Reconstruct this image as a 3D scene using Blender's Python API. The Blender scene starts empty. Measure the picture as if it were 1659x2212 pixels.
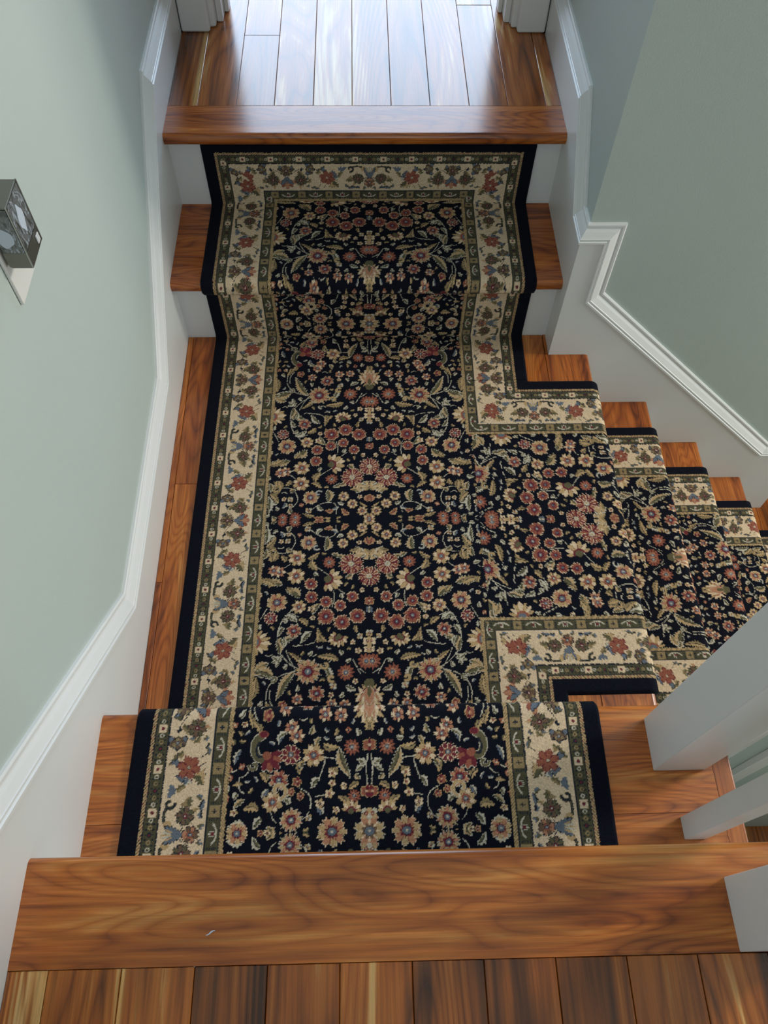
import bpy, bmesh, math, random
import numpy as np
from mathutils import Matrix, Vector

# ------------------------------------------------------------------ camera, light, exposure
SC = bpy.context.scene
COL = SC.collection
W_IMG, H_IMG, F_PX = 1659.0, 2212.0, 1713.3
cam_d = bpy.data.cameras.new('camera')
cam = bpy.data.objects.new('camera', cam_d); COL.objects.link(cam)
cam_d.sensor_fit = 'VERTICAL'; cam_d.sensor_height = 24.0; cam_d.lens = F_PX * 24.0 / H_IMG
cam_d.clip_start = 0.02; cam_d.clip_end = 60
Rv = Vector((0.99963676, -0.02251335, 0.01481541)); Uv = Vector((0.01194103, 0.86279883, 0.50540637)); Fv = Vector((0.0241611, 0.50504587, -0.86275426))
cam.matrix_world = Matrix(((Rv.x, Uv.x, -Fv.x, 0.4061), (Rv.y, Uv.y, -Fv.y, -0.1093), (Rv.z, Uv.z, -Fv.z, 1.398), (0, 0, 0, 1)))
SC.camera = cam
SC.view_settings.view_transform = 'Standard'; SC.view_settings.look = 'None'
SC.view_settings.gamma = 1.0; SC.view_settings.use_curve_mapping = False
SC.view_settings.exposure = 0.05

world = bpy.data.worlds.new('world'); SC.world = world; world.use_nodes = True
bg = world.node_tree.nodes['Background']; bg.inputs['Color'].default_value = (0.62, 0.75, 0.95, 1); bg.inputs['Strength'].default_value = 1.0

def area(name, loc, rot, sx, sy, power, color):
    d = bpy.data.lights.new(name, 'AREA'); d.shape = 'RECTANGLE'; d.size = sx; d.size_y = sy
    d.energy = power; d.color = color
    o = bpy.data.objects.new(name, d); o.location = loc; o.rotation_euler = rot; COL.objects.link(o); return o
PI = math.pi
# daylight entering by the window of the room behind the doorway
area('window_daylight', (0.45, 4.12, 1.55), (PI/2, 0, PI), 2.3, 1.9, 95, (0.60, 0.78, 1.0))
# daylight entering by the window beside the lower flight
area('stair_window_daylight', (3.22, 1.12, 1.95), (0, PI/2 - .25, -.0), 0.5, 0.45, 56, (1.0, 0.95, 0.86))
# added low fill lamp, brightens the right wall and its skirting caps
area('added_low_fill', (3.24, 0.62, 0.25), (0, PI/2, 0), 1.1, 0.8, 20, (0.90, 1.0, 0.93))
# added fill lamp behind the camera, with no hall window built for it
area('added_hall_fill', (0.3, -1.9, 1.7), (PI/2, 0, 0), 1.6, 1.4, 15, (0.72, 0.86, 1.0))

# ------------------------------------------------------------------ measured sizes (metres)
XW = 0.836          # clear width between the skirting boards
RN = 0.1832         # rise of the near steps
RF = 0.19           # rise of the far steps
RISE_DOWN = 0.1785         # rise of the flight going down to the right
Y_TOPN, Y_TRN = 0.023, 0.2487       # front edges: upper floor nosing, near tread
Y_RISN = 0.220
Y_F0 = 1.189; OV = 0.0286; Y_F1 = Y_F0 - OV; Y_F0B = 1.415; Y_F2 = Y_F0B - OV
T = 0.0254
YW = 1.127; W2 = 0.930; RUND = 0.1923
ZU = 2 * RN; ZF = 2 * RF
SK = 0.014
ZL = -4 * RISE_DOWN

# ------------------------------------------------------------------ helpers
def link(name, me, mat=None, parent=None, loc=None):
    o = bpy.data.objects.new(name, me); COL.objects.link(o)
    if mat is not None:
        me.materials.clear(); me.materials.append(mat)
    if loc is not None: o.location = loc
    if parent is not None:
        o.parent = parent
        if parent.location.length > 0 or parent.rotation_euler[2] != 0:
            o.matrix_parent_inverse = Matrix.LocRotScale(parent.location, parent.rotation_euler, None).inverted()
    return o
def empty(name, loc=(0, 0, 0)):
    o = bpy.data.objects.new(name, None); COL.objects.link(o); o.location = loc; o.empty_display_size = 0.05; return o
def tag(o, label, cat, group=None):
    o['label'] = label; o['category'] = cat
    if group: o['group'] = group
    return o
def struct(o): o['kind'] = 'structure'; return o
def bm_box(bm, x0, x1, y0, y1, z0, z1, bev=0.0, seg=1, edges=None):
    r = bmesh.ops.create_cube(bm, size=1.0)
    vs = r['verts']
    for v in vs:
        v.co = Vector((x0 + (v.co.x + .5) * (x1 - x0), y0 + (v.co.y + .5) * (y1 - y0), z0 + (v.co.z + .5) * (z1 - z0)))
    if bev > 0:
        es = set(e for v in vs for e in v.link_edges)
        if edges: es = [e for e in es if edges((e.verts[0].co + e.verts[1].co) / 2, (e.verts[1].co - e.verts[0].co).normalized())]
        bmesh.ops.bevel(bm, geom=list(es), offset=bev, segments=seg, profile=0.5, affect='EDGES')
def mesh_from(bm, name, smooth=None):
    bmesh.ops.recalc_face_normals(bm, faces=bm.faces[:])
    me = bpy.data.meshes.new(name); bm.to_mesh(me); bm.free()
    if smooth:
        me.polygons.foreach_set('use_smooth', [True] * len(me.polygons))
        try: me.set_sharp_from_angle(angle=math.radians(smooth))
        except Exception: pass
    return me
def box(name, x0, x1, y0, y1, z0, z1, mat, parent=None, bev=0.0, seg=1, edges=None, smooth=None):
    c = ((x0 + x1) / 2, (y0 + y1) / 2, (z0 + z1) / 2)
    bm = bmesh.new()
    bm_box(bm, x0 - c[0], x1 - c[0], y0 - c[1], y1 - c[1], z0 - c[2], z1 - c[2], bev, seg, (lambda m, d: edges(m + Vector(c), d)) if edges else None)
    o = link(name, mesh_from(bm, name, smooth), mat, parent, c)
    if smooth:
        wn = o.modifiers.new('even_normals', 'WEIGHTED_NORMAL'); wn.keep_sharp = True; wn.weight = 100
    return o
def prism(name, pts, axis, a0, a1, mat, parent=None):
    """polygon pts (2-D) extruded along axis between a0 and a1; axis 0: pts=(y,z); 1: pts=(x,z); 2: pts=(x,y)"""
    bm = bmesh.new()
    def P(p, a): return {0: (a, p[0], p[1]), 1: (p[0], a, p[1]), 2: (p[0], p[1], a)}[axis]
    A = [bm.verts.new(P(p, a0)) for p in pts]; B = [bm.verts.new(P(p, a1)) for p in pts]
    bm.faces.new(A); bm.faces.new(B[::-1]); n = len(pts)
    for i in range(n): bm.faces.new((A[i], B[i], B[(i + 1) % n], A[(i + 1) % n]))
    bm.normal_update()
    bmesh.ops.triangulate(bm, faces=[f for f in bm.faces if len(f.verts) > 4])
    return link(name, mesh_from(bm, name), mat, parent)
def offset_path(path, q):
    """path: 2-D points with 'up' on the left of travel; returns it shifted q to the right (down)"""
    n = len(path); N = []
    for i in range(n - 1):
        dx, dy = path[i + 1][0] - path[i][0], path[i + 1][1] - path[i][1]; L = math.hypot(dx, dy); N.append((dy / L, -dx / L))
    out = []
    for i in range(n):
        if i == 0: m = N[0]; k = 1
        elif i == n - 1: m = N[-1]; k = 1
        else:
            m = (N[i - 1][0] + N[i][0], N[i - 1][1] + N[i][1]); L = math.hypot(*m); m = (m[0] / L, m[1] / L)
            k = 1 / max(0.3, m[0] * N[i][0] + m[1] * N[i][1])
        out.append((path[i][0] + m[0] * q * k, path[i][1] + m[1] * q * k))
    return out
CAP_PROFILE = [(0.0, 0.0), (0.0045, 0.0), (0.0065, 0.003), (0.0065, 0.0065), (0.0045, 0.0085), (0.0050, 0.0100), (0.0095, 0.0165), (0.0150, 0.0275),
               (0.0165, 0.0285), (0.0165, 0.0310), (0.0150, 0.0325), (0.0185, 0.0345), (0.0185, 0.0385), (0.0150, 0.0400), (0.0, 0.0400)]
def cap(name, path, to3d, mat, parent, prof=CAP_PROFILE, ends=(None, None)):
    rows = []
    bm = bmesh.new()
    for o_, q in prof:
        op_ = offset_path(path, q)
        if ends[0]: op_[0] = (ends[0](o_), op_[0][1])
        if ends[1]: op_[-1] = (ends[1](o_), op_[-1][1])
        rows.append([bm.verts.new(to3d(p, o_)) for p in op_])
    for a, b in zip(rows, rows[1:] + rows[:1]):
        for i in range(len(path) - 1): bm.faces.new((a[i], a[i + 1], b[i + 1], b[i]))
    for i in (0, len(path) - 1): bm.faces.new([r[i] for r in rows])
    return link(name, mesh_from(bm, name), mat, parent)

# ------------------------------------------------------------------ materials
def new_mat(name):
    m = bpy.data.materials.new(name); m.use_nodes = True
    nt = m.node_tree; return m, nt, nt.nodes['Principled BSDF']
def N(nt, t, **kw):
    n = nt.nodes.new(t)
    for k, v in kw.items():
        if k in n.inputs.keys() if not k.startswith('_') else False: n.inputs[k].default_value = v
        else: setattr(n, k.lstrip('_'), v)
    return n
def ramp(nt, stops):
    r = nt.nodes.new('ShaderNodeValToRGB'); e = r.color_ramp.elements
    while len(e) > 1: e.remove(e[-1])
    e[0].position = stops[0][0]; e[0].color = (*stops[0][1], 1)
    for p, c in stops[1:]:
        x = e.new(p); x.color = (*c, 1)
    return r
def mixc(nt, mode, fac=1.0):
    m = nt.nodes.new('ShaderNodeMix'); m.data_type = 'RGBA'; m.blend_type = mode; m.inputs['Factor'].default_value = fac; return m
def wood(name, axis, stops, broad=(1.3, 15.0), vary=0.25, rough=0.24, fine=130.0, dist=0.6, knots=0.0, coat=0.18, bump=.10):
    m, nt, b = new_mat(name); L = nt.links.new
    tc = nt.nodes.new('ShaderNodeTexCoord'); oi = nt.nodes.new('ShaderNodeObjectInfo')
    comb = nt.nodes.new('ShaderNodeVectorMath'); comb.operation = 'MULTIPLY_ADD'
    comb.inputs[1].default_value = (37.1, 53.7, 11.9)
    L(oi.outputs['Random'], comb.inputs[0]); L(tc.outputs['Object'], comb.inputs[2])
    def mapped(s_long, s_cross):
        mp = nt.nodes.new('ShaderNodeMapping'); mp.vector_type = 'POINT'
        mp.inputs['Scale'].default_value = (s_long, s_cross, s_cross) if axis == 0 else (s_cross, s_long, s_cross)
        L(comb.outputs[0], mp.inputs['Vector']); return mp
    n1 = nt.nodes.new('ShaderNodeTexNoise'); n1.inputs['Scale'].default_value = 1.0; n1.inputs['Detail'].default_value = 7; n1.inputs['Roughness'].default_value = .55
    n1.inputs['Distortion'].default_value = dist
    L(mapped(*broad).outputs[0], n1.inputs['Vector'])
    # cathedral rings: a slow field folded into thin bands
    n3 = nt.nodes.new('ShaderNodeTexNoise'); n3.inputs['Scale'].default_value = 1.0; n3.inputs['Detail'].default_value = 1.5; n3.inputs['Distortion'].default_value = .3
    L(mapped(broad[0] * .6, broad[1] * .34).outputs[0], n3.inputs['Vector'])
    mm = nt.nodes.new('ShaderNodeMath'); mm.operation = 'MULTIPLY'; mm.inputs[1].default_value = 26.0; L(n3.outputs['Fac'], mm.inputs[0])
    fr = nt.nodes.new('ShaderNodeMath'); fr.operation = 'PINGPONG'; fr.inputs[1].default_value = 0.5; L(mm.outputs[0], fr.inputs[0])
    ring = nt.nodes.new('ShaderNodeMapRange'); ring.inputs['From Min'].default_value = 0; ring.inputs['From Max'].default_value = .5
    ring.inputs['To Min'].default_value = -.055; ring.inputs['To Max'].default_value = .055; L(fr.outputs[0], ring.inputs['Value'])
    add = nt.nodes.new('ShaderNodeMath'); add.operation = 'ADD'; L(n1.outputs['Fac'], add.inputs[0]); L(ring.outputs[0], add.inputs[1])
    rn = nt.nodes.new('ShaderNodeMapRange'); rn.inputs['To Min'].default_value = -.06; rn.inputs['To Max'].default_value = .06; L(oi.outputs['Random'], rn.inputs['Value'])
    add2 = nt.nodes.new('ShaderNodeMath'); add2.operation = 'ADD'; L(add.outputs[0], add2.inputs[0]); L(rn.outputs[0], add2.inputs[1])
    cr = ramp(nt, stops); L(add2.outputs[0], cr.inputs['Fac'])
    n2 = nt.nodes.new('ShaderNodeTexNoise'); n2.inputs['Scale'].default_value = 1.0; n2.inputs['Detail'].default_value = 3.0; n2.inputs['Roughness'].default_value = .7
    L(mapped(fine * .045, fine * 2).outputs[0], n2.inputs['Vector'])
    g = nt.nodes.new('ShaderNodeMapRange'); g.inputs['From Min'].default_value = .3; g.inputs['From Max'].default_value = .7
    g.inputs['To Min'].default_value = .60; g.inputs['To Max'].default_value = 1.16; L(n2.outputs['Fac'], g.inputs['Value'])
    mx = mixc(nt, 'MULTIPLY'); L(cr.outputs['Color'], mx.inputs['A']); L(g.outputs[0], mx.inputs['B'])
    out = mx.outputs['Result']
    lr = ramp(nt, [(0.0, (.74, .70, .66)), (.10, (.93, .92, .91)), (.22, (1, 1, 1))]); L(fr.outputs[0], lr.inputs['Fac'])
    ml = mixc(nt, 'MULTIPLY', .8); L(out, ml.inputs['A']); L(lr.outputs['Color'], ml.inputs['B']); out = ml.outputs['Result']
    if vary > 0:
        v = nt.nodes.new('ShaderNodeMapRange'); v.inputs['To Min'].default_value = 1 - vary; v.inputs['To Max'].default_value = 1 + vary * .6
        sh = nt.nodes.new('ShaderNodeMath'); sh.operation = 'FRACT'; s2 = nt.nodes.new('ShaderNodeMath'); s2.operation = 'MULTIPLY'; s2.inputs[1].default_value = 7.31
        L(oi.outputs['Random'], s2.inputs[0]); L(s2.outputs[0], sh.inputs[0]); L(sh.outputs[0], v.inputs['Value'])
        m2 = mixc(nt, 'MULTIPLY'); L(out, m2.inputs['A']); L(v.outputs[0], m2.inputs['B']); out = m2.outputs['Result']
    if knots > 0:
        vo = nt.nodes.new('ShaderNodeTexVoronoi'); vo.inputs['Scale'].default_value = 1.0
        L(mapped(3.2, 9.0).outputs[0], vo.inputs['Vector'])
        kr = ramp(nt, [(0.0, (.16, .12, .10)), (knots, (.45, .38, .33)), (knots * 2.6, (1, 1, 1))]); L(vo.outputs['Distance'], kr.inputs['Fac'])
        m3 = mixc(nt, 'MULTIPLY'); L(out, m3.inputs['A']); L(kr.outputs['Color'], m3.inputs['B']); out = m3.outputs['Result']
    L(out, b.inputs['Base Color'])
    b.inputs['Roughness'].default_value = rough
    rr = nt.nodes.new('ShaderNodeMapRange'); rr.inputs['To Min'].default_value = rough * .75; rr.inputs['To Max'].default_value = rough * 1.5
    L(n2.outputs['Fac'], rr.inputs['Value']); L(rr.outputs[0], b.inputs['Roughness'])
    b.inputs['Coat Weight'].default_value = coat; b.inputs['Coat Roughness'].default_value = 0.16
    bp = nt.nodes.new('ShaderNodeBump'); bp.inputs['Strength'].default_value = bump; bp.inputs['Distance'].default_value = .002
    n4 = nt.nodes.new('ShaderNodeTexNoise'); n4.inputs['Scale'].default_value = 1; n4.inputs['Detail'].default_value = 3
    L(mapped(9.0, 26.0).outputs[0], n4.inputs['Vector']); L(n4.outputs['Fac'], bp.inputs['Height'])
    L(bp.outputs[0], b.inputs['Normal']); L(bp.outputs[0], b.inputs['Coat Normal'])
    return m
PLANK = [(.27, (.055, .015, .004)), (.36, (.150, .043, .009)), (.47, (.32, .084, .011)), (.59, (.42, .130, .020)), (.655, (.60, .33, .11)), (.76, (.66, .43, .18))]
TREAD = [(.27, (.140, .028, .005)), (.38, (.265, .060, .008)), (.48, (.39, .100, .013)), (.60, (.48, .140, .020)), (.74, (.57, .225, .050))]
M_PLANK_Y = wood('acacia_plank', 1, PLANK, (1.2, 20.0), .22, .20, 120, .45, .055, .3, .07)
M_TREAD_X = wood('stained_tread', 0, TREAD, (3.0, 34.0), .06, .22, 130, .35, .03, .24, .05)
M_TREAD_Y = wood('stained_tread_lengthwise', 1, TREAD, (3.0, 34.0), .08, .28, 130, .35, 0, .18, .08)

def paint(name, col, rough=.5, bump=.05, scale=260, mottle=.04):
    m, nt, b = new_mat(name); L = nt.links.new
    tc = nt.nodes.new('ShaderNodeTexCoord')
    n = nt.nodes.new('ShaderNodeTexNoise'); n.inputs['Scale'].default_value = scale; n.inputs['Detail'].default_value = 2
    L(tc.outputs['Object'], n.inputs['Vector'])
    n2 = nt.nodes.new('ShaderNodeTexNoise'); n2.inputs['Scale'].default_value = 3.0; L(tc.outputs['Object'], n2.inputs['Vector'])
    mr = nt.nodes.new('ShaderNodeMapRange'); mr.inputs['To Min'].default_value = 1 - mottle; mr.inputs['To Max'].default_value = 1 + mottle; L(n2.outputs['Fac'], mr.inputs['Value'])
    mx = mixc(nt, 'MULTIPLY'); mx.inputs['A'].default_value = (*col, 1); L(mr.outputs[0], mx.inputs['B']); L(mx.outputs['Result'], b.inputs['Base Color'])
    b.inputs['Roughness'].default_value = rough
    bp = nt.nodes.new('ShaderNodeBump'); bp.inputs['Strength'].default_value = bump; bp.inputs['Distance'].default_value = .001
    L(n.outputs['Fac'], bp.inputs['Height']); L(bp.outputs[0], b.inputs['Normal'])
    return m
M_WALL = paint('sage_wall_paint', (.43, .485, .452), .55, .18, 420)
M_TRIM = paint('white_trim_paint', (.68, .68, .67), .33, .03, 120, .03)
M_CEIL = paint('ceiling_paint', (.78, .78, .76), .7)
M_DARK = paint('dark_underlay', (.03, .02, .014), .9)
def plain(name, col, rough=.5, metal=0.0):
    m, nt, b = new_mat(name); b.inputs['Base Color'].default_value = (*col, 1); b.inputs['Roughness'].default_value = rough; b.inputs['Metallic'].default_value = metal
    n = nt.nodes.new('ShaderNodeTexNoise'); n.inputs['Scale'].default_value = 90
    mr = nt.nodes.new('ShaderNodeMapRange'); mr.inputs['To Min'].default_value = rough * .8; mr.inputs['To Max'].default_value = min(1, rough * 1.2)
    nt.links.new(n.outputs['Fac'], mr.inputs['Value']); nt.links.new(mr.outputs[0], b.inputs['Roughness']); return m

# ------------------------------------------------------------------ shell of the stairwell
struct(box('wall_left', -0.114, -SK, -2.3, 1.90, ZL, 2.85, M_WALL))
struct(box('wall_right', XW + SK, 1.632, YW + SK, 1.90, ZL, 2.85, M_WALL))
struct(box('wall_back', -0.114, 3.4, -2.4, -2.3, ZL, 2.85, M_WALL))
struct(box('wall_near', 0.953, 3.3, -0.10, -0.006, ZL, ZU - T, M_WALL))
struct(box('wall_far_left', -2.0, -0.114, 1.83, 1.93, 0.0, 2.85, M_WALL))
struct(box('wall_door_left', -0.114, 0.080, 1.815, 1.90, 0.0, 2.85, M_WALL))
struct(box('wall_door_right', 0.770, XW + SK + .002, 1.815, 1.90, 0.0, 2.85, M_WALL))
struct(box('wall_door_top', 0.080, 0.770, 1.815, 1.90, ZF + 2.05, 2.85, M_WALL))
struct(box('ceiling', -2.1, 3.4, -2.4, 4.3, 2.85, 2.95, M_CEIL))
# the room behind the doorway and its window opening
struct(box('wall_room_left', -2.1, -2.0, 1.83, 4.2, 0.0, 2.85, M_WALL))
struct(box('wall_room_right', 3.3, 3.4, -2.4, 0.22, ZL, 2.85, M_WALL))
struct(box('wall_window_right', 3.3, 3.4, 1.78, 4.2, ZL, 2.85, M_WALL))
struct(box('wall_window_below', 3.3, 3.4, 1.12, 1.78, ZL, 1.20, M_WALL))
struct(box('wall_opening_above', 3.3, 3.4, 0.22, 1.12, 0.92, 1.20, M_WALL))  # wall strip over the opening added for the low fill lamp
struct(box('wall_window_above', 3.3, 3.4, 0.22, 1.78, 2.62, 2.85, M_WALL))
struct(box('wall_room_far_left', -2.1, -0.88, 4.2, 4.3, 0.0, 2.85, M_WALL))
struct(box('wall_room_far_right', 1.78, 3.4, 4.2, 4.3, ZL, 2.85, M_WALL))
struct(box('wall_room_far_below', -0.88, 1.78, 4.2, 4.3, 0.0, 0.50, M_WALL))
struct(box('wall_room_far_above', -0.88, 1.78, 4.2, 4.3, 2.60, 2.85, M_WALL))
# diagonal wall at the foot of the lower flight
dv = (0.565, 0.825)
def diag(name, off0, off1, s0, s1, z0, z1, mat, parent=None):
    n_ = (dv[1], -dv[0]); P0 = (1.632, YW + SK)
    pts = [(P0[0] + dv[0] * s + n_[0] * o, P0[1] + dv[1] * s + n_[1] * o) for s, o in ((s0, off0), (s1, off0), (s1, off1), (s0, off1))]
    return prism(name, pts, 2, z0, z1, mat, parent)
struct(diag('wall_diagonal', -0.10, 0.0, -0.0, 0.82, ZL, 2.85, M_WALL))
struct(box('wall_lower', 2.02, 3.3, 1.80, 1.90, ZL, 2.85, M_WALL))

def window(name, plane, lo, hi, z0, z1, at):
    w = struct(empty(name, (lo, at, z0) if plane == 'y' else (at, lo, z0)))
    def bar(nm, a0, a1, b0, b1, d=0.05):
        if plane == 'y': box(nm, a0, a1, at - d / 2, at + d / 2, b0, b1, M_TRIM, w, .003)
        else: box(nm, at - d / 2, at + d / 2, a0, a1, b0, b1, M_TRIM, w, .003)
    bar('frame', lo, lo + .06, z0, z1); bar('frame', hi - .06, hi, z0, z1); bar('frame', lo + .06, hi - .06, z0, z0 + .06); bar('frame', lo + .06, hi - .06, z1 - .06, z1)
    bar('glazing_bar', (lo + hi) / 2 - .02, (lo + hi) / 2 + .02, z0 + .06, z1 - .06, .03)
    return w
window('window_1', 'y', -0.88, 1.78, 0.50, 2.60, 4.25)
window('window_2', 'x', 0.22, 1.78, 1.20, 2.62, 3.35)

window('added_window', 'x', 0.22, 1.12, ZL, 0.92, 3.35)  # invented opening, added to house the low fill lamp
# door casing
door = struct(empty('door_1', (0.42, 1.8, ZF)))
for sx, x_in in ((1, 0.0), (-1, XW)):
    def X(v): return x_in + sx * v
    def bx(nm, a, b_, y0, y1, z0, z1, bev=.002, seg=1):
        xs = sorted((X(a), X(b_))); box(nm, xs[0], xs[1], y0, y1, z0, z1, M_TRIM, door, bev, seg, None, 40)
    bx('casing', 0.0, 0.066, 1.763, 1.815, ZF, ZF + 2.08, .006, 3)
    bx('casing_bead', 0.060, 0.078, 1.785, 1.815, ZF, ZF + 2.06, .005, 3)
    bx('jamb', 0.078, 0.092, 1.808, 1.905, ZF, ZF + 2.05)
    bx('door_stop', 0.092, 0.102, 1.85, 1.885, ZF, ZF + 2.04)
box('head_casing', 0.066, XW - .066, 1.763, 1.815, ZF + 2.02, ZF + 2.08, M_TRIM, door, .004)

# skirting boards with their moulded caps
TL = .146
left_top = [(-2.3, .512), (0.043, .512), (0.468, TL), (0.945, TL), (1.390, .512), (1.763, .512)]
bl = struct(empty('baseboard_left', (0, 0.7, 0)))
op = offset_path(left_top, .030)
prism('board', [(op[0][0], ZL)] + op + [(1.763, ZL)], 0, -SK, 0.0, M_TRIM, bl)
cap('cap_moulding', left_top, lambda p, o_: (-SK + o_, p[0], p[1]), M_TRIM, bl)
right_top = [(1.763, .512), (1.345, .512), (1.187, .363), (YW - .0045, .363)]
br = struct(empty('baseboard_right', (XW, 1.4, 0)))
op = offset_path([(-a, z) for a, z in right_top], .030); op = [(-a, z) for a, z in op]
prism('board', [(1.763, ZL)] + op[:-1] + [(YW + SK, op[-1][1]), (YW + SK, ZL)], 0, XW, XW + SK, M_TRIM, br)
cap('cap_moulding', [(-a, z) for a, z in right_top], lambda p, o_: (XW + SK - o_, -p[0], p[1]), M_TRIM, br, CAP_PROFILE, (None, lambda o_: -(YW + SK - o_)))
st_top = [(XW - .0045, .363), (.922, .363), (.922, .183), (1.528, -.385), (1.640, -.385)]
bs = struct(empty('baseboard_stair', (1.2, YW, -.3)))
op = offset_path(st_top, .030); op[0] = (XW, op[0][1])
prism('board', [(XW, ZL)] + op[:-1] + [(1.640, op[-1][1]), (1.640, ZL)], 1, YW, YW + SK, M_TRIM, bs)
cap('cap_moulding', st_top, lambda p, o_: (p[0], YW + SK - o_, p[1]), M_TRIM, bs, CAP_PROFILE, (lambda o_: XW + SK - o_, None))
bd = struct(empty('baseboard_diagonal', (1.9, 1.4, ZL)))
diag('board', 0.0, SK, .008, .82, ZL, -.415, M_TRIM, bd)
diag('cap_moulding', 0.0, SK + .004, .008, .82, -.425, -.385, M_TRIM, bd)

# low wall beside the lower flight, with its white upright trims
kw = struct(prism('wall_low', [(.957, ZL), (.957, .330), (1.62, -.270), (1.62, ZL)], 1, 0.196, 0.2195, M_WALL))
for i, (x0, w_) in enumerate(((.985, .010), (1.055, .028))):
    struct(box('trim_%d' % (i + 1), x0, x0 + w_, 0.184, 0.196, ZL, .30 - (x0 - .957) * .905 - .02, M_TRIM, None, .001))

# ------------------------------------------------------------------ floors of separate planks
rnd = random.Random(5)
def planks(parent, seams, y0, y1, ztop, mat, joints={}, th=.012, gap=.0007):
    for i, (a, b_) in enumerate(zip(seams, seams[1:])):
        ys = [y0] + sorted(joints.get(i, [])) + [y1]
        for c, d in zip(ys, ys[1:]):
            dz = rnd.uniform(-.0003, .0002)
            box('plank', a + gap / 2, b_ - gap / 2, c + gap / 2, d - gap / 2, ztop - th, ztop + dz, mat, parent, .0009, 1, lambda m, dr: m.z > ztop - .003 and abs(dr.z) < .5)
near = struct(empty('floor_near', (0.8, -1.0, ZU)))
box('subfloor', -.014, 3.3, -2.3, -.10, ZU - .20, ZU - .0125, M_DARK, near)
sp = .0816
planks(near, [0.0] + [.0455 + sp * k for k in range(0, 40)], -2.3, -.0950, ZU, M_PLANK_Y, {2: [-.9], 4: [-.6], 6: [-1.3], 8: [-.8]})
far = struct(empty('floor_far', (0.42, 2.6, ZF)))
box('subfloor', -2.0, 3.3, 1.46, 4.2, ZF - .20, ZF - .0125, M_DARK, far)
fs = [-.0195 + sp * k for k in range(0, 12)]; fs = [0.0 if abs(v) < .03 else v for v in fs]
fs = [0.0, .062, .144, .2245, .307, .3895, .4725, .5555, .639, .722, .804, XW]
planks(far, fs, Y_F2 + .1006, 4.2, ZF, M_PLANK_Y, {2: [1.754], 3: [2.6], 4: [3.1], 5: [2.3], 6: [3.4], 7: [2.9], 8: [1.885], 9: [3.0], 1: [2.5]})
for k in range(-24, 0): planks(far, [sp * k, sp * (k + 1)], 1.93, 4.2, ZF, M_PLANK_Y, {})
for k in range(0, 29): planks(far, [XW + sp * k, XW + sp * (k + 1)], 1.91, 4.2, ZF, M_PLANK_Y, {})
ld = struct(empty('floor_landing', (0.42, .7, 0)))
box('subfloor', -.014, W2 - OV, Y_RISN, 1.20, -.15, -.0125, M_DARK, ld)
planks(ld, [0.0] + [.0125 + sp * k for k in range(0, 11)][:11] + [], Y_RISN, Y_F0, 0.0, M_PLANK_Y if False else M_TREAD_Y, {0: [.558], 1: [.783], 4: [.6], 7: [.9]})
box('plank', .8296, XW, YW + .0005, Y_F0, -.012, 0.0, M_TREAD_Y, ld)
lo_ = struct(empty('floor_lower', (1.6, .3, ZL)))
box('subfloor', .0, 3.3, -2.3, 1.80, ZL - .12, ZL - .0125, M_DARK, lo_)
planks(lo_, [1.30 + sp * k for k in range(0, 25)], -.006, 1.80, ZL, M_PLANK_Y, {2: [.5], 4: [.9], 5: [.3], 7: [.7]})

# ------------------------------------------------------------------ staircases
def front_y(sign, yf):      # bevel selector: the front top and bottom long edges of a tread facing sign*Y
    return lambda m, d: abs(m.y - yf) < 1e-4 and abs(d.x) > .9
def front_x(xf): return lambda m, d: abs(m.x - xf) < 1e-4 and abs(d.y) > .9

s1 = tag(empty('staircase', (.42, .1, 0)), 'short near flight of orange-brown wooden treads at the bottom of the photo', 'staircase')
box('nosing_board', 0.0, 3.3, -.0948, Y_TOPN, ZU - T, ZU, M_TREAD_X, near, .0095, 4, front_y(1, Y_TOPN), 40)
box('tread_board', 0.0, .9235, .0875, Y_TRN, RN - T, RN, M_TREAD_X, s1, .0095, 4, front_y(1, Y_TRN), 40)
box('tread_board', 0.0, .9235, 0.010, .0868, RN - T, RN, M_TREAD_X, s1)
box('return_nosing', .9240, .953, 0.0, Y_TRN, RN - T, RN, M_TREAD_Y, s1, .004, 2, lambda m, d: abs(d.y) > .9 and m.x > .94, 40)
box('riser', 0.0, .953, -.010, -.001 + .0115, RN, ZU - T, M_TRIM, s1)
box('riser', 0.0, .945, Y_RISN - .013, Y_RISN, 0.0 - .02, RN - T, M_TRIM, s1)
box('stringer', .930, .945, 0.0, Y_RISN - .013, ZL, RN - T, M_TRIM, s1)

s2 = tag(empty('staircase', (.42, 1.3, 0)), 'short far flight of wooden steps rising to the bright doorway', 'staircase')
box('nosing_board', 0.0, XW, Y_F2, Y_F2 + .1004, ZF - T, ZF, M_TREAD_X, far, .0095, 4, front_y(-1, Y_F2), 40)
box('tread', 0.0, XW, Y_F1, Y_F0B, RF - T, RF, M_TREAD_X, s2, .0095, 4, front_y(-1, Y_F1), 40)
box('riser', 0.0, XW, Y_F0, Y_F0 + .014, -.02, RF - T, M_TRIM, s2)
box('riser', 0.0, XW, Y_F0B, Y_F0B + .014, RF - .0, ZF - T, M_TRIM, s2)

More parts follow.
